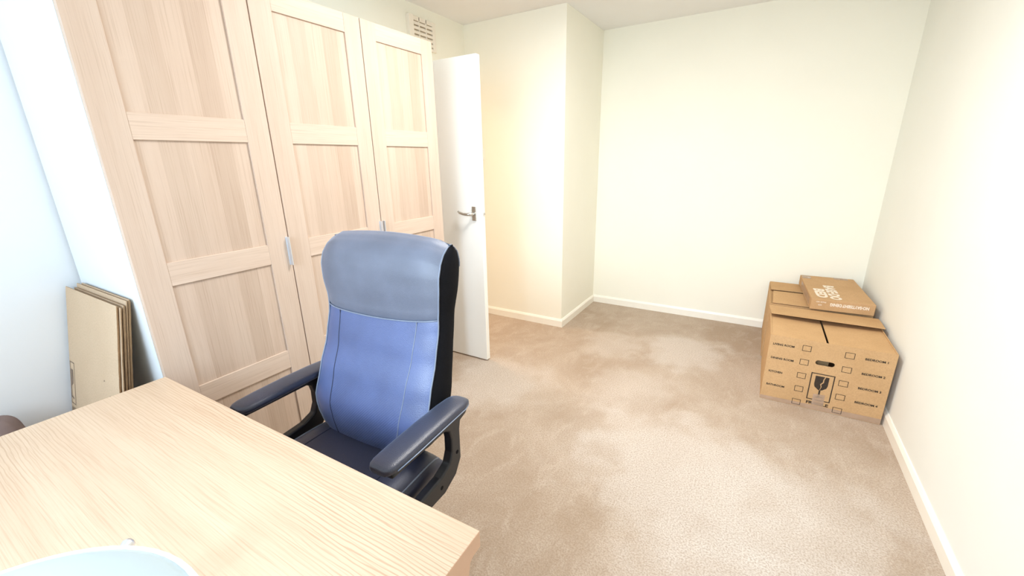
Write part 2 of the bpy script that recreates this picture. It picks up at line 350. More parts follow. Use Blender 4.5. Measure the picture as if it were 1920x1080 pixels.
# frame with real openings: strips between the slots
box(bm, 0, 0.030, y0, cols[0][0], z0, z1)
box(bm, 0, 0.018, cols[2][1], y1, z0, z1); box(bm, 0, 0.018, cols[0][1], cols[1][0], z0, z1); box(bm, 0, 0.018, cols[1][1], cols[2][0], z0, z1)
rows = [z1-0.030-i*0.0285 for i in range(6)]
box(bm, 0, 0.018, cols[0][0], cols[2][1], rows[0]+0.004, z1)
link('vent_frame', bm, MT['vent'], vt, bevel=0.0015)
bm = bmesh.new(); box(bm, 0.0005, 0.003, cols[0][0], cols[2][1], z0, rows[0]+0.004); link('vent_back', bm, MT['slot'], vt)
bm = bmesh.new()
for r in rows:
    for a, b in cols:
        prism(bm, [(0.003, a, r-0.008), (0.018, a, r-0.022), (0.019, a, r-0.0205), (0.0175, a, r-0.004), (0.006, a, r-0.001)], (0, b-a, 0))
link('louvres', bm, MT['vent'], vt)

# ------------------------------------------------------------------ wardrobe
WX = -1.668
wb = [0.4845, 0.9975, 1.4990, 1.9842]
wd = empty('wardrobe', (WX, 1.234, 0), label='tall three-door pale oak wardrobe standing against the left wall', cat='wardrobe')
bm = bmesh.new(); box(bm, XL+0.016-WX, -0.022, wb[0]-1.234, wb[0]-1.234+0.018, 0, 2.008); link('side_panel', bm, MT['white'], wd)
bm = bmesh.new(); box(bm, XL+0.016-WX, -0.022, wb[3]-1.234-0.018, wb[3]-1.234, 0, 2.008); link('side_panel', bm, MT['oak_v'], wd)
bm = bmesh.new()
box(bm, XL+0.016-WX, -0.022, wb[0]-1.234+0.018, wb[3]-1.234-0.018, 1.99, 2.008); link('top_board', bm, MT['white'], wd); bm = bmesh.new(); box(bm, XL+0.016-WX, -0.022, wb[0]-1.234+0.018, wb[3]-1.234-0.018, 0.05, 0.068)
link('base_board', bm, MT['white'], wd); bm = bmesh.new(); box(bm, -0.05, -0.04, wb[0]-1.234+0.018, wb[3]-1.234-0.018, 0, 0.05)
link('plinth', bm, MT['white'], wd)
bm = bmesh.new(); box(bm, -0.034, -0.030, wb[0]-1.234+0.018, wb[3]-1.234-0.018, 0.068, 1.99); link('gap_shade_sheet', bm, MT['gap'], wd)  # dark sheet standing in for the shade between the doors
S = 0.0855
rails = [(1.935, 2.010), (1.467, 1.546), (1.002, 1.081), (0.543, 0.623), (0.075, 0.158)]
for i in range(3):
    y0, y1 = wb[i]+(0.0022 if i else 0), wb[i+1]-(0.0022 if i < 2 else 0)
    d = bpy.data.objects.new('door', None)
    bm = bmesh.new(); W = y1-y0
    box(bm, -0.020, 0, 0, S, 0.075, 2.01, 0); box(bm, -0.020, 0, W-S, W, 0.075, 2.01, 0)
    for a, b in rails: box(bm, -0.020, -0.0008, S, W-S, a, b, 1)
    box(bm, -0.014, -0.0075, S, W-S, 0.10, 1.98, 2)
    d = link('door', bm, [MT['oak_v'], MT['oak_h'], MT['oak_p']], wd, bevel=0.0012)
    d.location = (0, y0-1.234, 0)
    # aluminium edge pull
    ys = W-0.004 if i < 2 else 0.004
    for k in ([W-0.0125] if i == 0 else [W-0.0125] if i == 1 else [0.0125]):
        bm = bmesh.new(); box(bm, -0.001, 0.0015, k+0.001, k+0.0095, 0.985, 1.103)
        kk = k + (0.006 if i < 2 else -0.006)
        box(bm, 0.0015, 0.019, kk-0.0018, kk+0.0018, 0.985, 1.103)
        h = link('handle', bm, MT['alu'], d, bevel=0.0006)

# ------------------------------------------------------------------ desk
dk = empty('desk', (-0.98, 0.10, 0), label='pale oak laminate desk in the foreground with the chair behind it', cat='desk')
def dl(x, y, z): return (x+0.98, y-0.10, z)
c0, c1, c2, c3 = (-1.606, 0.467), (-0.370, 0.487), (-0.360, -0.30), (-1.614, -0.32)
bm = bmesh.new()
prism(bm, [dl(*c, 0.692) for c in (c0, c3, c2, c1)], (0, 0, 0.038)); bm.normal_update()
for f in bm.faces:
    if f.normal.x > 0.5: f.material_index = 2
    elif abs(f.normal.z) < 0.5: f.material_index = 1
link('desktop', bm, [MT['desk'], MT['desk_edge'], MT['desk_leg']], dk, bevel=0.0015)
for x in (-0.399, -1.600):
    bm = bmesh.new()
    pts = [(x, -0.28, 0), (x, 0.450, 0), (x, 0.450, 0.66), (x, 0.456, 0.684), (x, 0.470, 0.692), (x, -0.28, 0.692)]
    if x < -1: pts = [(a, min(b, 0.45), c) for a, b, c in pts]
    prism(bm, [dl(*p) for p in pts], (0.028, 0, 0)); link('end_panel', bm, MT['desk_leg'], dk, bevel=0.0015)
bm = bmesh.new(); box(bm, -1.571+0.98, -0.400+0.98, -0.255-0.1, -0.24-0.1, 0.38, 0.691); link('modesty_panel', bm, MT['desk_leg'], dk)

# ------------------------------------------------------------------ desk lamp (shade seen from above)
lp = empty('desk_lamp', (-0.74, -0.10, 0.73), label='desk lamp with round pale blue-white shade standing on the desk', cat='desk lamp')
zs = 1.08; k = (camh-zs)/0.656
sc = Vector((-0.758*k, -0.125*k, zs)); R_ = 0.307*k
sl = sc - lp.location
bm = bmesh.new(); n = 64
prof = [(0.010, 0.042), (R_*0.25, 0.040), (R_*0.5, 0.031), (R_*0.75, 0.018), (R_*0.93, 0.006), (R_-0.003, 0.001), (R_*0.93, -0.001), (R_*0.75, 0.011), (R_*0.5, 0.024), (R_*0.2, 0.034), (0.012, 0.036)]
lathe(bm, prof, n, tuple(sl)); link('lamp_shade', bm, MT['shade'], lp, True)
bm = bmesh.new(); tube(bm, [(sl.x+(R_-0.003)*math.cos(a), sl.y+(R_-0.003)*math.sin(a), sl.z) for a in [2*PI*i/n for i in range(n+1)]], 0.003, 8, False); link('shade_rim', bm, MT['rim'], lp, True)
bm = bmesh.new(); lathe(bm, [(0.085, 0), (0.085, 0.012), (0.075, 0.020), (0.02, 0.024)], 40); link('lamp_base', bm, MT['rim'], lp, True, 0.001)
KN = Vector((-0.910*0.82, 0.143*0.82, camh-0.656*0.82)) - lp.location     # joint just peeping out past the rim
bm = bmesh.new(); tube(bm, [(0, 0, 0.022), (KN.x+0.02, KN.y-0.035, KN.z+0.0)], 0.006, 10); tube(bm, [(KN.x+0.02, KN.y-0.035, KN.z), (sl.x, sl.y, sl.z+0.036)], 0.006, 10); link('lamp_arm', bm, MT['alu'], lp, True)
bm = bmesh.new(); tube(bm, [(KN.x+0.02, KN.y-0.035, KN.z), (KN.x+0.006, KN.y-0.01, KN.z), (KN.x-0.001, KN.y+0.002, KN.z), (KN.x-0.003, KN.y+0.006, KN.z)], [0.004, 0.005, 0.009, 0.007], 12)
link('thumb_screw', bm, MT['alu'], lp, True)
bm = bmesh.new(); box(bm, KN.x+0.006, KN.x+0.024, KN.y-0.030, KN.y+0.005, KN.z-0.010, KN.z-0.002); link('joint_bracket', bm, MT['plastic'], lp, bevel=0.002)

# ------------------------------------------------------------------ office chair
CX, CY, CR = -1.030, 0.720, math.radians(3)
ch = empty('office_chair', (CX, CY, 0), CR, label='black leather swivel office chair with armrests pulled up to the desk', cat='office chair')
def lerp_tab(tab, z):
    if z <= tab[0][0]: return tab[0][1]
    for (a, va), (b, vb) in zip(tab, tab[1:]):
        if z <= b:
            t = (z-a)/(b-a); t = t*t*(3-2*t)*0.35 + t*0.65
            return va + (vb-va)*t
    return tab[-1][1]
FT = [(0.44, 0.045), (0.50, 0.035), (0.60, 0.043), (0.70, 0.080), (0.80, 0.122), (0.90, 0.150), (0.95, 0.153), (1.00, 0.150), (1.06, 0.152), (1.10, 0.163), (1.13, 0.182), (1.15, 0.206), (1.158, 0.230)]
BTb = [(0.44, 0.140), (0.50, 0.152), (0.60, 0.182), (0.70, 0.208), (0.80, 0.228), (0.90, 0.246), (1.00, 0.264), (1.06, 0.272), (1.10, 0.275), (1.13, 0.270), (1.15, 0.254), (1.158, 0.230)]
WT = [(0.44, 0.150), (0.485, 0.182), (0.515, 0.212), (0.55, 0.234), (0.59, 0.246), (0.65, 0.245), (0.80, 0.241), (0.93, 0.240), (1.02, 0.250), (1.09, 0.252), (1.13, 0.250), (1.158, 0.248)]
ZT = 1.158
def topz(s, z):     # the crest arches upward in the middle and rounds off at the corners
    k = max(0, (z-0.98)/(ZT-0.98))
    return z + k*(0.016*(1-s*s) - (0.012*max(0, abs(s)-0.80)/0.20)**1*1.0)
def front(s, z):
    wv = lerp_tab(WT, z)
    bulge = -0.006*(1-s*s) + 0.016*abs(s)**8
    ck = max(0, (z-1.02)/(ZT-1.02))
    uw = wv*s
    if s < 0: uw *= 1-0.07*max(0, ck-0.45)**1.5*abs(s)**3
    return Vector((uw, lerp_tab(FT, z)+bulge, topz(s, z)))
def rear(s, z):
    ck = max(0, (z-1.02)/(ZT-1.02)); uw = lerp_tab(WT, z)*s
    if s < 0: uw *= 1-0.07*max(0, ck-0.45)**1.5*abs(s)**3
    return Vector((uw, lerp_tab(BTb, z)+0.004*(1-s*s), topz(s, z)))
def seamz(s): return 0.918 - 0.014*(1-s*s) + 0.006*s
def grid(bm, rows, mat=0, flip=False):
    vr = [[bm.verts.new(p) for p in r] for r in rows]
    for a, b in zip(vr, vr[1:]):
        for k in range(len(a)-1):
            q = (a[k], a[k+1], b[k+1], b[k]); bm.faces.new(q[::-1] if flip else q).material_index = mat
NS = 33; SS = [-1+2*i/(NS-1) for i in range(NS)]
lowrows = lambda s0, s1: None
def low_grid(sa, sb, ns):
    rows = []
    for j in range(31):
        t = j/30; row = []
        for i in range(ns):
            s = sa(t)+(sb(t)-sa(t))*i/(ns-1); z = 0.455 + (seamz(s)-0.455)*t
            row.append(front(s, z) + Vector((0, 0.004*math.exp(-((seamz(s)-z)/0.006)**2), 0)))
        rows.append(row)
    return rows
SB = lambda t: 0.585 + 0.115*t
bm = bmesh.new(); grid(bm, low_grid(lambda t: -SB(t), SB, 25), 0); link('backrest_centre_panel', bm, MT['lea_lumbar'], ch, True)
for sa, sb in ((lambda t: -1, lambda t: -SB(t)), (SB, lambda t: 1)):
    bm = bmesh.new(); grid(bm, low_grid(sa, sb, 9)); link('backrest_bolster', bm, MT['lea_back'], ch, True)
bm = bmesh.new(); rows = []
zz = [0]*0
for j in range(25):
    t = j/24
    row = []
    for s in SS:
        z = seamz(s) + (ZT-seamz(s))*math.sin(t*PI/2)
        row.append(front(s, z) + Vector((0, -0.003 + 0.007*math.exp(-((z-seamz(s))/0.006)**2), 0)))
    rows.append(row)
for j in range(1, 9):
    z = ZT - (ZT-1.06)*(1-math.cos(j/8*PI/2)); rows.append([rear(s, z) for s in SS])
grid(bm, rows); link('headrest', bm, MT['lea_head'], ch, True)
bm = bmesh.new(); rows = [[rear(s, 0.455+(1.062-0.455)*j/24) for s in SS] for j in range(25)]; grid(bm, rows, 0, True)
bm2rows = [[front(s, 0.455) for s in SS], [rear(s, 0.455) for s in SS]]; grid(bm, bm2rows, 0, True)
link('backrest_rear_cover', bm, MT['black'], ch, True)
ZL = [0.455+(ZT-0.455)*math.sin(i/36*PI/2) for i in range(37)]
for sg in (-1, 1):
    bm = bmesh.new(); rows = []
    for z in ZL:
        a, b = front(sg, z), rear(sg, z)
        rows.append([a.lerp(b, t) + Vector((sg*0.010*math.sin(PI*t)**0.7 if 0 < t < 1 else 0, 0, 0)) for t in [i/10 for i in range(11)]])
    grid(bm, rows, 0, sg < 0); link('side_gusset', bm, MT['black'], ch, True)
    bm = bmesh.new()
    tube(bm, [front(sg, z)+Vector((sg*0.000, -0.002, 0)) for z in ZL] + [rear(sg, z) for z in ZL[::-1][1:12]], 0.0026, 6); link('piping', bm, MT['piping'], ch, True)
bm = bmesh.new(); tube(bm, [front(s, seamz(s)+0.001)+Vector((0, -0.0005, 0)) for s in SS], 0.0024, 6); link('piping', bm, MT['piping'], ch, True)
for sg in (-1, 1):
    bm = bmesh.new(); tube(bm, [front(sg*SB(i/30), 0.46+(seamz(sg*SB(i/30))-0.46)*i/30) for i in range(31)], 0.0016, 6); link('stitching', bm, MT['seam'] if sg < 0 else MT['piping'], ch, True)
# seat cushion
def seat_pt(a, b, top):
    # a in [-1,1] across, b in [0,1] front->back
    u = a; v = b*2-1
    hw = 0.268 - 0.012*max(0, v)**2; x = hw*a; y = -0.345 + 0.47*b
    ea = 1-abs(u)**5; eb = 1-abs(v)**6
    h = 0.055*(max(ea, 0)**0.5)*(max(eb, 0)**0.5)
    zc = 0.447 - 0.03*max(0, -v-0.5)
    crown = 0.010*abs(u)**2
    return Vector((x, y, zc + (h + crown*ea if top else -h*0.8)))
NA, NB = 33, 29
aa = [math.sin((-1+2*i/(NA-1))*PI/2) for i in range(NA)]; bb = [(math.sin((-1+2*i/(NB-1))*PI/2)+1)/2 for i in range(NB)]
bm = bmesh.new(); grid(bm, [[seat_pt(a, b, True) for a in aa] for b in bb]); grid(bm, [[seat_pt(a, b, False) for a in aa] for b in bb], 0, True)
bmesh.ops.remove_doubles(bm, verts=bm.verts, dist=0.0003); link('seat', bm, MT['lea_seat'], ch, True)
for sg in (-0.62, 0.62):
    bm = bmesh.new(); tube(bm, [seat_pt(sg, 0.03+0.94*i/24, True)+Vector((0, 0, 0.0002)) for i in range(25)], 0.0016, 6); link('stitching', bm, MT['seam'], ch, True)
for sg in (-0.93, 0.93):
    bm = bmesh.new(); tube(bm, [seat_pt(sg, 0.02+0.96*i/24, True)+Vector((0, 0, 0.0004)) for i in range(25)], 0.0026, 6); link('piping', bm, MT['piping'], ch, True)
# armrests
def rbox_loft(bm, path, hw, hh, n=20, e=3.2):
    rings = []
    for i, p in enumerate(path):
        a, b = hw[i], hh[i]; r = []
        for k in range(n):
            th = 2*PI*k/n; cx, sy = math.cos(th), math.sin(th)
            r.append(bm.verts.new((p[0]+a*math.copysign(abs(cx)**(2/e), cx), p[1], p[2]+b*math.copysign(abs(sy)**(2/e), sy))))
        rings.append(r)
    for a, b in zip(rings, rings[1:]):
        for k in range(n): bm.faces.new((a[k], a[(k+1) % n], b[(k+1) % n], b[k]))
    bm.faces.new(rings[0]); bm.faces.new(rings[-1][::-1])
for sg in (-1, 1):
    ux = sg*0.296
    arm = None
    ys = [-0.186, -0.183, -0.172, -0.155, -0.10, 0.0, 0.10, 0.150, 0.174, 0.186, 0.190]
    zt = [0.662, 0.662, 0.662, 0.662, 0.663, 0.664, 0.663, 0.661, 0.659, 0.657, 0.656]
    bm = bmesh.new(); rbox_loft(bm, [(ux, y, z) for y, z in zip(ys, zt)], [0.018, 0.027, 0.035, 0.040, 0.042, 0.042, 0.041, 0.039, 0.034, 0.026, 0.014], [0.006, 0.010, 0.013, 0.0145, 0.0155, 0.016, 0.0155, 0.0145, 0.013, 0.010, 0.006])
    bmesh.ops.recalc_face_normals(bm, faces=bm.faces); arm = link('armrest', bm, MT['lea_arm'], ch, True)
    bm = bmesh.new(); tube(bm, [(ux+sg*0.041, -0.155, 0.658), (ux+sg*0.0435, -0.08, 0.6585), (ux+sg*0.0435, 0.05, 0.659), (ux+sg*0.041, 0.145, 0.656), (ux+sg*0.032, 0.176, 0.654)], 0.0018, 6); link('piping', bm, MT['piping'], arm, True)
    # moulded loop bracket
    x0 = ux + (0.002 if sg > 0 else -0.010)
    out = [(-0.165, 0.650), (-0.168, 0.636), (0.05, 0.632), (0.070, 0.620), (0.077, 0.59), (0.075, 0.545), (0.060, 0.512), (0.015, 0.495), (-0.20, 0.480),
           (-0.24, 0.460), (-0.20, 0.437), (0.03, 0.430), (0.090, 0.455), (0.120, 0.498), (0.122, 0.60), (0.128, 0.625), (0.162, 0.634), (0.167, 0.650)]
    bm = bmesh.new(); prism(bm, [(x0, a, b) for a, b in out], (0.030, 0, 0)); br = link('arm_bracket', bm, MT['plastic'], ch, bevel=0.006, seg=3)
    xo = x0+0.0305 if sg > 0 else x0-0.0005
    for (a, b) in ((0.100, 0.530), (0.015, 0.463)):
        bm = bmesh.new(); tube(bm, [(xo, a, b), (xo-sg*0.003, a, b)], 0.0065, 12); link('screw_cover', bm, MT['black'], br)
    bm = bmesh.new(); box(bm, min(ux, ux-sg*0.10), max(ux, ux-sg*0.10), -0.15, -0.09, 0.385, 0.398); box(bm, min(ux, ux-sg*0.01), max(ux, ux-sg*0.01), -0.15, -0.09, 0.385, 0.47); link('arm_mount', bm, MT['plastic'], ch)
# mechanism, gas column, star base
bm = bmesh.new(); box(bm, -0.20, 0.20, -0.20, 0.02, 0.380, 0.400); box(bm, -0.08, 0.08, -0.18, 0.05, 0.325, 0.380); link('seat_mechanism', bm, MT['plastic'], ch, bevel=0.006)
bm = bmesh.new(); prism(bm, [(-0.035, 0.0, 0.372), (-0.035, 0.0, 0.386), (-0.035, 0.14, 0.392), (-0.035, 0.152, 0.56), (-0.035, 0.166, 0.56), (-0.035, 0.158, 0.375)], (0.07, 0, 0)); link('back_support_bar', bm, MT['plastic'], ch, bevel=0.003)
bm = bmesh.new(); tube(bm, [(0.08, -0.06, 0.35), (0.22, -0.06, 0.35), (0.26, -0.06, 0.345)], [0.005, 0.005, 0.009], 8); link('height_lever', bm, MT['plastic'], ch, True)
bm = bmesh.new(); tube(bm, [(0, -0.06, 0.10), (0, -0.06, 0.20)], 0.03, 20); tube(bm, [(0, -0.06, 0.20), (0, -0.06, 0.33)], 0.016, 20); link('gas_column', bm, MT['plastic'], ch)
bm = bmesh.new()
lathe(bm, [(0.045, 0.075), (0.048, 0.12), (0.036, 0.135)], 24, (0, -0.06, 0))
for i in range(5):
    a = PI/2 + i*2*PI/5 + 0.3; d = Vector((math.cos(a), math.sin(a), 0)); c = Vector((0, -0.06, 0))
    tube(bm, [c+d*0.03+Vector((0, 0, 0.105)), c+d*0.16+Vector((0, 0, 0.097)), c+d*0.29+Vector((0, 0, 0.078))], [0.026, 0.021, 0.015], 10)
link('star_base', bm, MT['plastic'], ch, True)
for i in range(5):
    a = PI/2 + i*2*PI/5 + 0.3; d = Vector((math.cos(a), math.sin(a), 0)); e = Vector((-d.y, d.x, 0)); c = Vector((0, -0.06, 0))+d*0.285
    bm = bmesh.new()
    for q in (-0.014, 0.014): tube(bm, [c+e*(q-0.008)+Vector((0, 0, 0.026)), c+e*(q+0.008)+Vector((0, 0, 0.026))], 0.026, 20)
    tube(bm, [c+Vector((0, 0, 0.03)), c+Vector((0, 0, 0.08))], 0.006, 8); link('caster', bm, MT['plastic'], ch)

# ------------------------------------------------------------------ cardboard boxes
TC = 0.005
def plate_xz(bm, x0, x1, z0, z1, y, t, hole=None, mat=0):
    """front panel in the xz plane with an optional stadium hole"""
    if not hole: box(bm, x0, x1, y, y+t, z0, z1, mat); return
    hx, hz, hw, hh = hole; n = 16; loop = []
    for k in range(n*2):
        th = PI/2 + PI*k/(n-1) if k < n else -PI/2 + PI*(k-n)/(n-1)
        cx = hx-hw+hh if k < n else hx+hw-hh
        loop.append((cx+hh*math.cos(th), hz+hh*math.sin(th)))
    def sub(a, b, m): return [(a[0]+(b[0]-a[0])*i/m, a[1]+(b[1]-a[1])*i/m) for i in range(1, m)]
    loop = loop[:n] + sub(loop[n-1], loop[n], 8) + loop[n:] + sub(loop[-1], loop[0], 8)
    def outer(p):
        dx, dz = p[0]-hx, p[1]-hz
        ks = []
        if dx > 1e-9: ks.append((x1-hx)/dx)
        if dx < -1e-9: ks.append((x0-hx)/dx)
        if dz > 1e-9: ks.append((z1-hz)/dz)
        if dz < -1e-9: ks.append((z0-hz)/dz)
        k = min(ks); return (hx+dx*k, hz+dz*k)
    outs = [outer(p) for p in loop]
    N = len(loop)
    for yy in (y, y+t):
        li = [bm.verts.new((a, yy, b)) for a, b in loop]; lo = [bm.verts.new((a, yy, b)) for a, b in outs]
        corners = {}
        for k in range(N):
            j = (k+1) % N; a, b = outs[k], outs[j]; extra = []
            if abs(a[0]-b[0]) > 1e-6 and abs(a[1]-b[1]) > 1e-6:
                cxn = x0 if min(a[0], b[0]) < x0+1e-6 else x1; czn = z0 if min(a[1], b[1]) < z0+1e-6 else z1
                extra = [bm.verts.new((cxn, yy, czn))]
            f = [li[k], lo[k]] + extra + [lo[j], li[j]]
            try: bm.faces.new(f).material_index = mat
            except ValueError: pass
        if yy == y: li0 = li
        else:
            for k in range(N): bm.faces.new((li0[k], li0[(k+1) % N], li[(k+1) % N], li[k])).material_index = 1
    for a, b, c, d in (((x0, z0), (x1, z0), 0, 0), ((x1, z0), (x1, z1), 0, 0), ((x1, z1), (x0, z1), 0, 0), ((x0, z1), (x0, z0), 0, 0)):
        bm.faces.new([bm.verts.new(p) for p in ((a[0], y, a[1]), (b[0], y, b[1]), (b[0], y+t, b[1]), (a[0], y+t, a[1]))]).material_index = mat
def flap_obj(name, parent, hinge0, hinge1, inward, up, L_, mat, t=0.004, cut=0.012):
    """a flap: hinge0->hinge1 edge, extends L_ along direction `inward`, thickness toward `up`"""
    h0, h1, d, n = Vector(hinge0), Vector(hinge1), Vector(inward).normalized(), Vector(up).normalized()
    e = (h1-h0).normalized()
    bm = bmesh.new(); prism(bm, [h0, h1, h1+d*(L_*0.35)-e*0.002, h1+d*L_-e*cut, h0+d*L_+e*cut, h0+d*(L_*0.35)+e*0.002], n*t)
    return link(name, bm, [mat], parent, bevel=0.0008)

# front moving box
BX0, BX1, BY0, BY1, BHt = 0.143, 0.700, 2.636, 3.195, 0.410
b1 = empty('moving_box', (0.4215, 2.915, 0), label='brown removal box printed with room names and FRAGILE, its lid flap raised', cat='cardboard box')
def bl(x, y, z): return Vector((x-0.4215, y-2.915, z))
bm = bmesh.new()
hx0, hx1 = BX0-0.4215, BX1-0.4215; fy, ry = BY0-2.915, BY1-2.915
plate_xz(bm, hx0, hx1, 0.001, BHt, fy, TC, (0.4145-0.4215, 0.291, 0.043, 0.0135))
box(bm, hx0, hx1, ry-TC, ry, 0.001, BHt); box(bm, hx0, hx0+TC, fy+TC, ry-TC, 0.001, BHt); box(bm, hx1-TC, hx1, fy+TC, ry-TC, 0.001, BHt); box(bm, hx0+TC, hx1-TC, fy+TC, ry-TC, 0.001, 0.008)
link('box_body', bm, [MT['card'], MT['card_edge']], b1)
# front flap tucked inside hangs down behind the hand hole
bm = bmesh.new(); prism(bm, [(hx0+0.02, fy+TC+0.004, BHt-0.008), (0.02, fy+TC+0.004, BHt-0.008), (0.02, fy+0.10, 0.20), (hx0+0.02, fy+0.10, 0.20)], (0, 0.004, 0)); link('tucked_flap', bm, MT['card'], b1)
f1 = flap_obj('side_flap', b1, bl(BX0+0.002, BY1-0.006, BHt-0.012), bl(BX0+0.002, BY0+0.0125, BHt-0.006), (1, 0, -0.03), (0, 0, 1), 0.263, MT['card'])
f2 = flap_obj('side_flap', b1, bl(BX1-0.002, BY0+0.0125, BHt-0.006), bl(BX1-0.002, BY1-0.006, BHt-0.012), (-1, 0, -0.03), (0, 0, 1), 0.280, MT['card'])
FA, FLEN = math.radians(4.0), 0.225
flap_obj('raised_flap', b1, bl(BX1+0.012, BY1, BHt+0.002), bl(BX0-0.008, BY1, BHt+0.002), (0, -math.cos(FA), math.sin(FA)), (0, 0, 1), FLEN, MT['card'], 0.004, 0.010)
# printing
O = Vector((0, fy, 0)); EX, EZ = Vector((1, 0, 0)), Vector((0, 0, 1))
X = lambda x: x-0.4215
for s, x, z in (('LIVING ROOM', 0.161, 0.353), ('DINING ROOM', 0.162, 0.268), ('KITCHEN', 0.163, 0.182), ('BATHROOM', 0.163, 0.097)):
    pr = bmesh.new(); text_into(pr, s, O+EX*X(x)+EZ*z, EX, EZ, 0.0165, 0.98, 0.0009, bold=0.03); link('printed_room_name', pr, MT['ink'], b1)
for s, x, z in (('BEDROOM 1', 0.672, 0.353), ('BEDROOM 2', 0.672, 0.268), ('BEDROOM 3', 0.672, 0.182), ('BEDROOM 4', 0.672, 0.097)):
    pr = bmesh.new(); text_into(pr, s, O+EX*X(x)+EZ*z, EX, EZ, 0.0165, 1.05, 0.0009, 'RIGHT', bold=0.03); link('printed_room_name', pr, MT['ink'], b1)
for i in range(5):
    z = 0.345-i*0.0835
    for xa, xb in ((0.301, 0.342), (0.490, 0.532)): pr = bmesh.new(); frame2d(pr, O, EX, EZ, X(xa), X(xb), z, z+0.034, 0.0024, 0.0009); link('printed_tick_box', pr, MT['ink'], b1)
pr = bmesh.new(); text_into(pr, 'FRAGILE', O+EX*X(0.417)+EZ*0.034, EX, EZ, 0.024, 1.15, 0.0009, 'CENTER', bold=0.035)
link('printed_word', pr, MT['ink'], b1)
pr = bmesh.new(); frame2d(pr, O, EX, EZ, X(0.364), X(0.472), 0.062, 0.228, 0.005)
gx = X(0.417)
def poly(pts): quad2d(pr, O, EX, EZ, pts)
poly([(gx-0.031, 0.212), (gx-0.031, 0.160), (gx-0.027, 0.145), (gx-0.010, 0.130), (gx-0.002, 0.126), (gx+0.001, 0.150), (gx-0.004, 0.165), (gx+0.006, 0.180), (gx+0.006, 0.195), (gx+0.012, 0.212)])
poly([(gx+0.016, 0.212), (gx+0.011, 0.194), (gx+0.011, 0.177), (gx+0.001, 0.163), (gx+0.005, 0.150), (gx-0.0005, 0.126), (gx+0.010, 0.130), (gx+0.027, 0.145), (gx+0.031, 0.160), (gx+0.031, 0.212)])
poly([(gx-0.004, 0.127), (gx-0.004, 0.085), (gx+0.004, 0.085), (gx+0.004, 0.127)])
poly([(gx-0.026, 0.080), (gx-0.020, 0.086), (gx+0.020, 0.086), (gx+0.026, 0.080)])
link('fragile_symbol', pr, MT['ink'], b1)
bm = bmesh.new()
quad2d(bm, O, EX, EZ, [(X(0.392), 0.031), (X(0.392), 0.100), (X(0.445), 0.104), (X(0.447), 0.031)], 0.0014)
quad2d(bm, O, EX, EZ, [(hx0, 0.003), (hx1, 0.003), (hx1, 0.034), (hx0, 0.024)], 0.0005)
link('packing_tape', bm, MT['tape'], b1)

# rear box
b2 = empty('carton', (0.421, 3.57, 0), label='closed plain cardboard box against the back wall behind the removal box', cat='cardboard box')
def b2l(x, y, z): return Vector((x-0.421, y-3.57, z))
bm = bmesh.new(); a0, a1, c0_, c1_ = 0.138-0.421, 0.700-0.421, 3.268-3.57, 3.853-3.57
H2 = 0.405
box(bm, a0, a1, c0_, c0_+TC, 0.001, H2); box(bm, a0, a1, c1_-TC, c1_, 0.001, H2); box(bm, a0, a0+TC, c0_+TC, c1_-TC, 0.001, H2); box(bm, a1-TC, a1, c0_+TC, c1_-TC, 0.001, H2); box(bm, a0+TC, a1-TC, c0_+TC, c1_-TC, 0.001, 0.008)
link('box_body', bm, [MT['card']], b2)
for sx in (0, 1):
    h0, h1 = (b2l(0.141, 3.84, H2-0.004), b2l(0.141, 3.28, H2-0.004)) if sx == 0 else (b2l(0.697, 3.28, H2-0.004), b2l(0.697, 3.84, H2-0.004))
    flap_obj('side_flap', b2, h0, h1, (1 if sx == 0 else -1, 0, -0.35), (0, 0, 1), 0.25, MT['card'])
flap_obj('top_flap', b2, b2l(0.155, 3.276, H2+0.002), b2l(0.69, 3.276, H2+0.002), (0, 1, 0.02), (0, 0, 1), 0.285, MT['card'], 0.006, 0.006)
flap_obj('top_flap', b2, b2l(0.698, 3.853, H2+0.002), b2l(0.140, 3.853, H2+0.002), (0, -1, 0.02), (0, 0, 1), 0.250, MT['card'], 0.006, 0.006)

# flat parcel on top
pa = empty('parcel', (0.510, 3.520, 0.424), math.radians(2.6), label='flat brown parcel with white lettering lying on top of the rear box', cat='parcel')
PW, PD, PH = 0.165, 0.318, 0.072
bm = bmesh.new(); box(bm, -PW, PW, -PD, PD, 0, PH); link('parcel_carton', bm, MT['card2'], pa, bevel=0.003)
for a in (('NO·SAYTISEHT·DENIG', Vector((0.135, -PD, 0.052)), Vector((-1, 0, 0)), Vector((0, 0, -1)), 0.026, 0.76, 0.0008, 'LEFT', 0.05),
          ('PACK NO', Vector((-0.085, -PD, 0.058)), Vector((-1, 0, 0)), Vector((0, 0, -1)), 0.012, 1.0, 0.0008, 'LEFT', 0.02),
          ('SIZE', Vector((-0.105, -PD, 0.038)), Vector((-1, 0, 0)), Vector((0, 0, -1)), 0.011, 1.0, 0.0008, 'LEFT', 0.02),
          ('BED', Vector((-0.125, -0.055, PH)), Vector((0, -1, 0)), Vector((1, 0, 0)), 0.080, 1.50, 0.0008, 'LEFT', 0.05),
          ('BASE·DO', Vector((-0.055, 0.055, PH)), Vector((0, -1, 0)), Vector((1, 0, 0)), 0.080, 1.08, 0.0008, 'LEFT', 0.05)):
    bm = bmesh.new(); text_into(bm, *a[:8], bold=a[8]); link('white_lettering', bm, MT['ink_white'], pa)
bm = bmesh.new(); quad2d(bm, Vector((-0.125, 0.235, PH)), Vector((1, 0, 0)), Vector((0, 1, 0)), [(0, 0), (0.02, 0), (0.02, 0.035), (0, 0.035)], 0.0008)
link('white_patch', bm, MT['ink_white'], pa)  # plain white patch on the parcel top

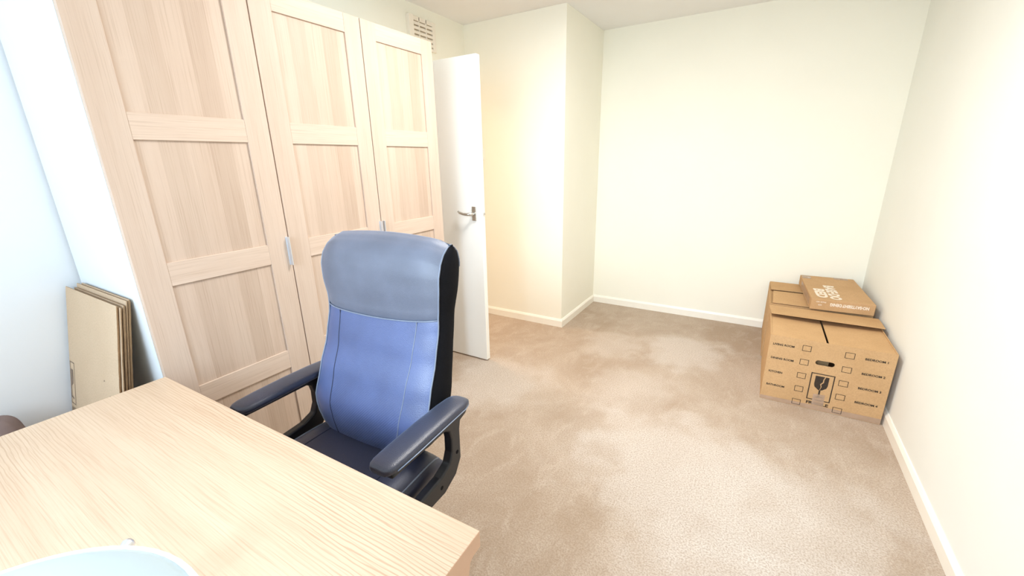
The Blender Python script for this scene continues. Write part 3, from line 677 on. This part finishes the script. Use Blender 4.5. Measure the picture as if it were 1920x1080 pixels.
bm = bmesh.new(); quad2d(bm, Vector((-PW, 0.215, PH)), Vector((1, 0, 0)), Vector((0, 1, 0)), [(0.004, 0), (0.06, 0), (0.06, 0.098), (0.004, 0.098)], 0.001)
quad2d(bm, Vector((0.04, 0.262, PH)), Vector((1, 0, 0)), Vector((0, 1, 0)), [(0, 0), (0.085, 0), (0.085, 0.05), (0, 0.05)], 0.001)
quad2d(bm, Vector((-PW, -PD, 0)), Vector((0, -1, 0)), Vector((0, 0, 1)), [(-0.5, 0.01), (-0.06, 0.01), (-0.06, 0.06), (-0.5, 0.06)], 0.001)
link('packing_tape', bm, MT['tape'], pa)

# ------------------------------------------------------------------ flattened boxes leaning on the wardrobe side
lean = math.atan(0.198)
names = ['foremost of the leaning stack, printed face out', 'second from the front of the leaning stack', 'in the middle of the leaning stack, edges ragged', 'second from the back of the leaning stack', 'rearmost of the leaning stack, touching the wardrobe side']
spec = [(-2.236, -1.748, 0.975, 0.012), (-2.225, -1.740, 0.968, 0.0196), (-2.205, -1.745, 0.972, 0.0285), (-2.212, -1.748, 0.984, 0.0375), (-2.190, -1.754, 0.986, 0.0450)]
for i, (xa, xb, ht, off) in enumerate(spec):
    yb = 0.236 + off*1.02
    e = empty('flattened_box', ((xa+xb)/2, yb, 0.003), label='flat-folded cardboard box, ' + names[i], cat='cardboard box', group='flattened boxes leaning beside the wardrobe', rot=(-lean, 0, 0))
    W2 = (xb-xa)/2; rnd = random.Random(i+3)
    # two plies with a ragged right edge
    for ply in range(2):
        bm = bmesh.new(); n = 40; yo = ply*0.0036
        ins = 0.004*ply + (0.006 if ply and i % 2 else 0)
        Lp, Rp = [], []
        for k in range(n+1):
            z = (ht - 0.005*ply)*k/n
            Rp.append((W2-ins-abs(rnd.gauss(0, 0.0012)), z)); Lp.append((-W2+ins, z))
        for k in range(n):
            for (ya, sgn) in ((yo, 1), (yo+0.0030, -1)):
                q = [(Lp[k][0], ya, Lp[k][1]), (Rp[k][0], ya, Rp[k][1]), (Rp[k+1][0], ya, Rp[k+1][1]), (Lp[k+1][0], ya, Lp[k+1][1])]
                bm.faces.new([bm.verts.new(p) for p in (q if sgn > 0 else q[::-1])]).material_index = 0
            q = [(Rp[k][0], yo, Rp[k][1]), (Rp[k][0], yo+0.0030, Rp[k][1]), (Rp[k+1][0], yo+0.0030, Rp[k+1][1]), (Rp[k+1][0], yo, Rp[k+1][1])]
            bm.faces.new([bm.verts.new(p) for p in q]).material_index = 1
            q = [(Lp[k][0], yo, Lp[k][1]), (Lp[k+1][0], yo, Lp[k+1][1]), (Lp[k+1][0], yo+0.0030, Lp[k+1][1]), (Lp[k][0], yo+0.0030, Lp[k][1])]
            bm.faces.new([bm.verts.new(p) for p in q]).material_index = 1
        for (P, Q, kk) in ((Lp, Rp, n), (Lp, Rp, 0)):
            q = [(P[kk][0], yo, P[kk][1]), (Q[kk][0], yo, Q[kk][1]), (Q[kk][0], yo+0.0030, Q[kk][1]), (P[kk][0], yo+0.0030, P[kk][1])]
            bm.faces.new([bm.verts.new(p) for p in (q if kk else q[::-1])]).material_index = 1
        bmesh.ops.remove_doubles(bm, verts=bm.verts, dist=0.00001)
        link('cardboard_layer', bm, [MT['card_pale'], MT['card_edge']], e)
    if i == 0:
        O2 = Vector((0, 0, 0)); cz, cx0 = 0.600, -W2
        def mark(fn):
            bm = bmesh.new(); fn(bm); link('printed_mark', bm, MT['ink_grey'], e)
        def glass(bm):
            frame2d(bm, O2, EX, EZ, cx0+0.004, cx0+0.052, cz-0.085, cz+0.085, 0.004)
            quad2d(bm, O2, EX, EZ, [(cx0+0.008, cz+0.055), (cx0+0.008, cz-0.06), (cx0+0.014, cz-0.06), (cx0+0.014, cz-0.015), (cx0+0.035, cz), (cx0+0.035, cz+0.055)][::-1])
            quad2d(bm, O2, EX, EZ, [(cx0+0.006, cz-0.06), (cx0+0.034, cz-0.066), (cx0+0.034, cz-0.058), (cx0+0.006, cz-0.052)])
        mark(glass)
        mark(lambda bm: text_into(bm, 'FRAGILE', Vector((cx0+0.006, 0, cz-0.115)), EX, EZ, 0.024, 0.5, 0.0007, bold=0.02))
        mark(lambda bm: frame2d(bm, O2, EX, EZ, W2-0.085, W2-0.035, 0.60, 0.65, 0.003))
        mark(lambda bm: quad2d(bm, O2, EX, EZ, [(W2-0.135, 0.688), (W2-0.127, 0.690), (W2-0.128, 0.695), (W2-0.134, 0.694)]))
        mark(lambda bm: frame2d(bm, O2, EX, EZ, cx0+0.02, cx0+0.06, 0.40, 0.44, 0.003))

# ------------------------------------------------------------------ unidentified mauve-brown bag on the floor at the left wall
bg_ = bmesh.new(); rings = []
prof = [(0.0, 0.85, 0.9), (0.02, 1.0, 1.0), (0.15, 1.04, 1.02), (0.30, 1.0, 1.0), (0.42, 0.93, 0.96), (0.50, 0.80, 0.92), (0.55, 0.55, 0.84), (0.578, 0.25, 0.70), (0.586, 0.05, 0.45)]
for z, kx, ky in prof:
    r = []
    for i in range(40):
        th = 2*PI*i/40; cx, sy = math.cos(th), math.sin(th)
        wob = 1+0.03*math.sin(5*th+z*20)+0.02*math.sin(9*th-z*33)
        r.append(bg_.verts.new((0.075*kx*wob*math.copysign(abs(cx)**0.75, cx), 0.185*ky*wob*math.copysign(abs(sy)**0.75, sy), z)))
    rings.append(r)
for a, b in zip(rings, rings[1:]):
    for i in range(40): bg_.faces.new((a[i], a[(i+1) % 40], b[(i+1) % 40], b[i]))
bg_.faces.new(rings[0][::-1]); bg_.faces.new(rings[-1])
MT['lump'] = simple('mauve_brown_matt', (0.27, 0.205, 0.195), 0.9, var=0.12, nscale=14, bmp=0.2, bscale=300, spec=0.1)  # soft mauve-brown solid, nature unidentified
lump = link('mauve_brown_lump', bg_, MT['lump'], None, True); sb_ = lump.modifiers.new('sub', 'SUBSURF'); sb_.levels = 1; sb_.render_levels = 2; lump.location = (-2.155, 0.045, 0.001)
tag(lump, 'mauve-brown soft shape just visible behind the left edge of the desk', 'lump')
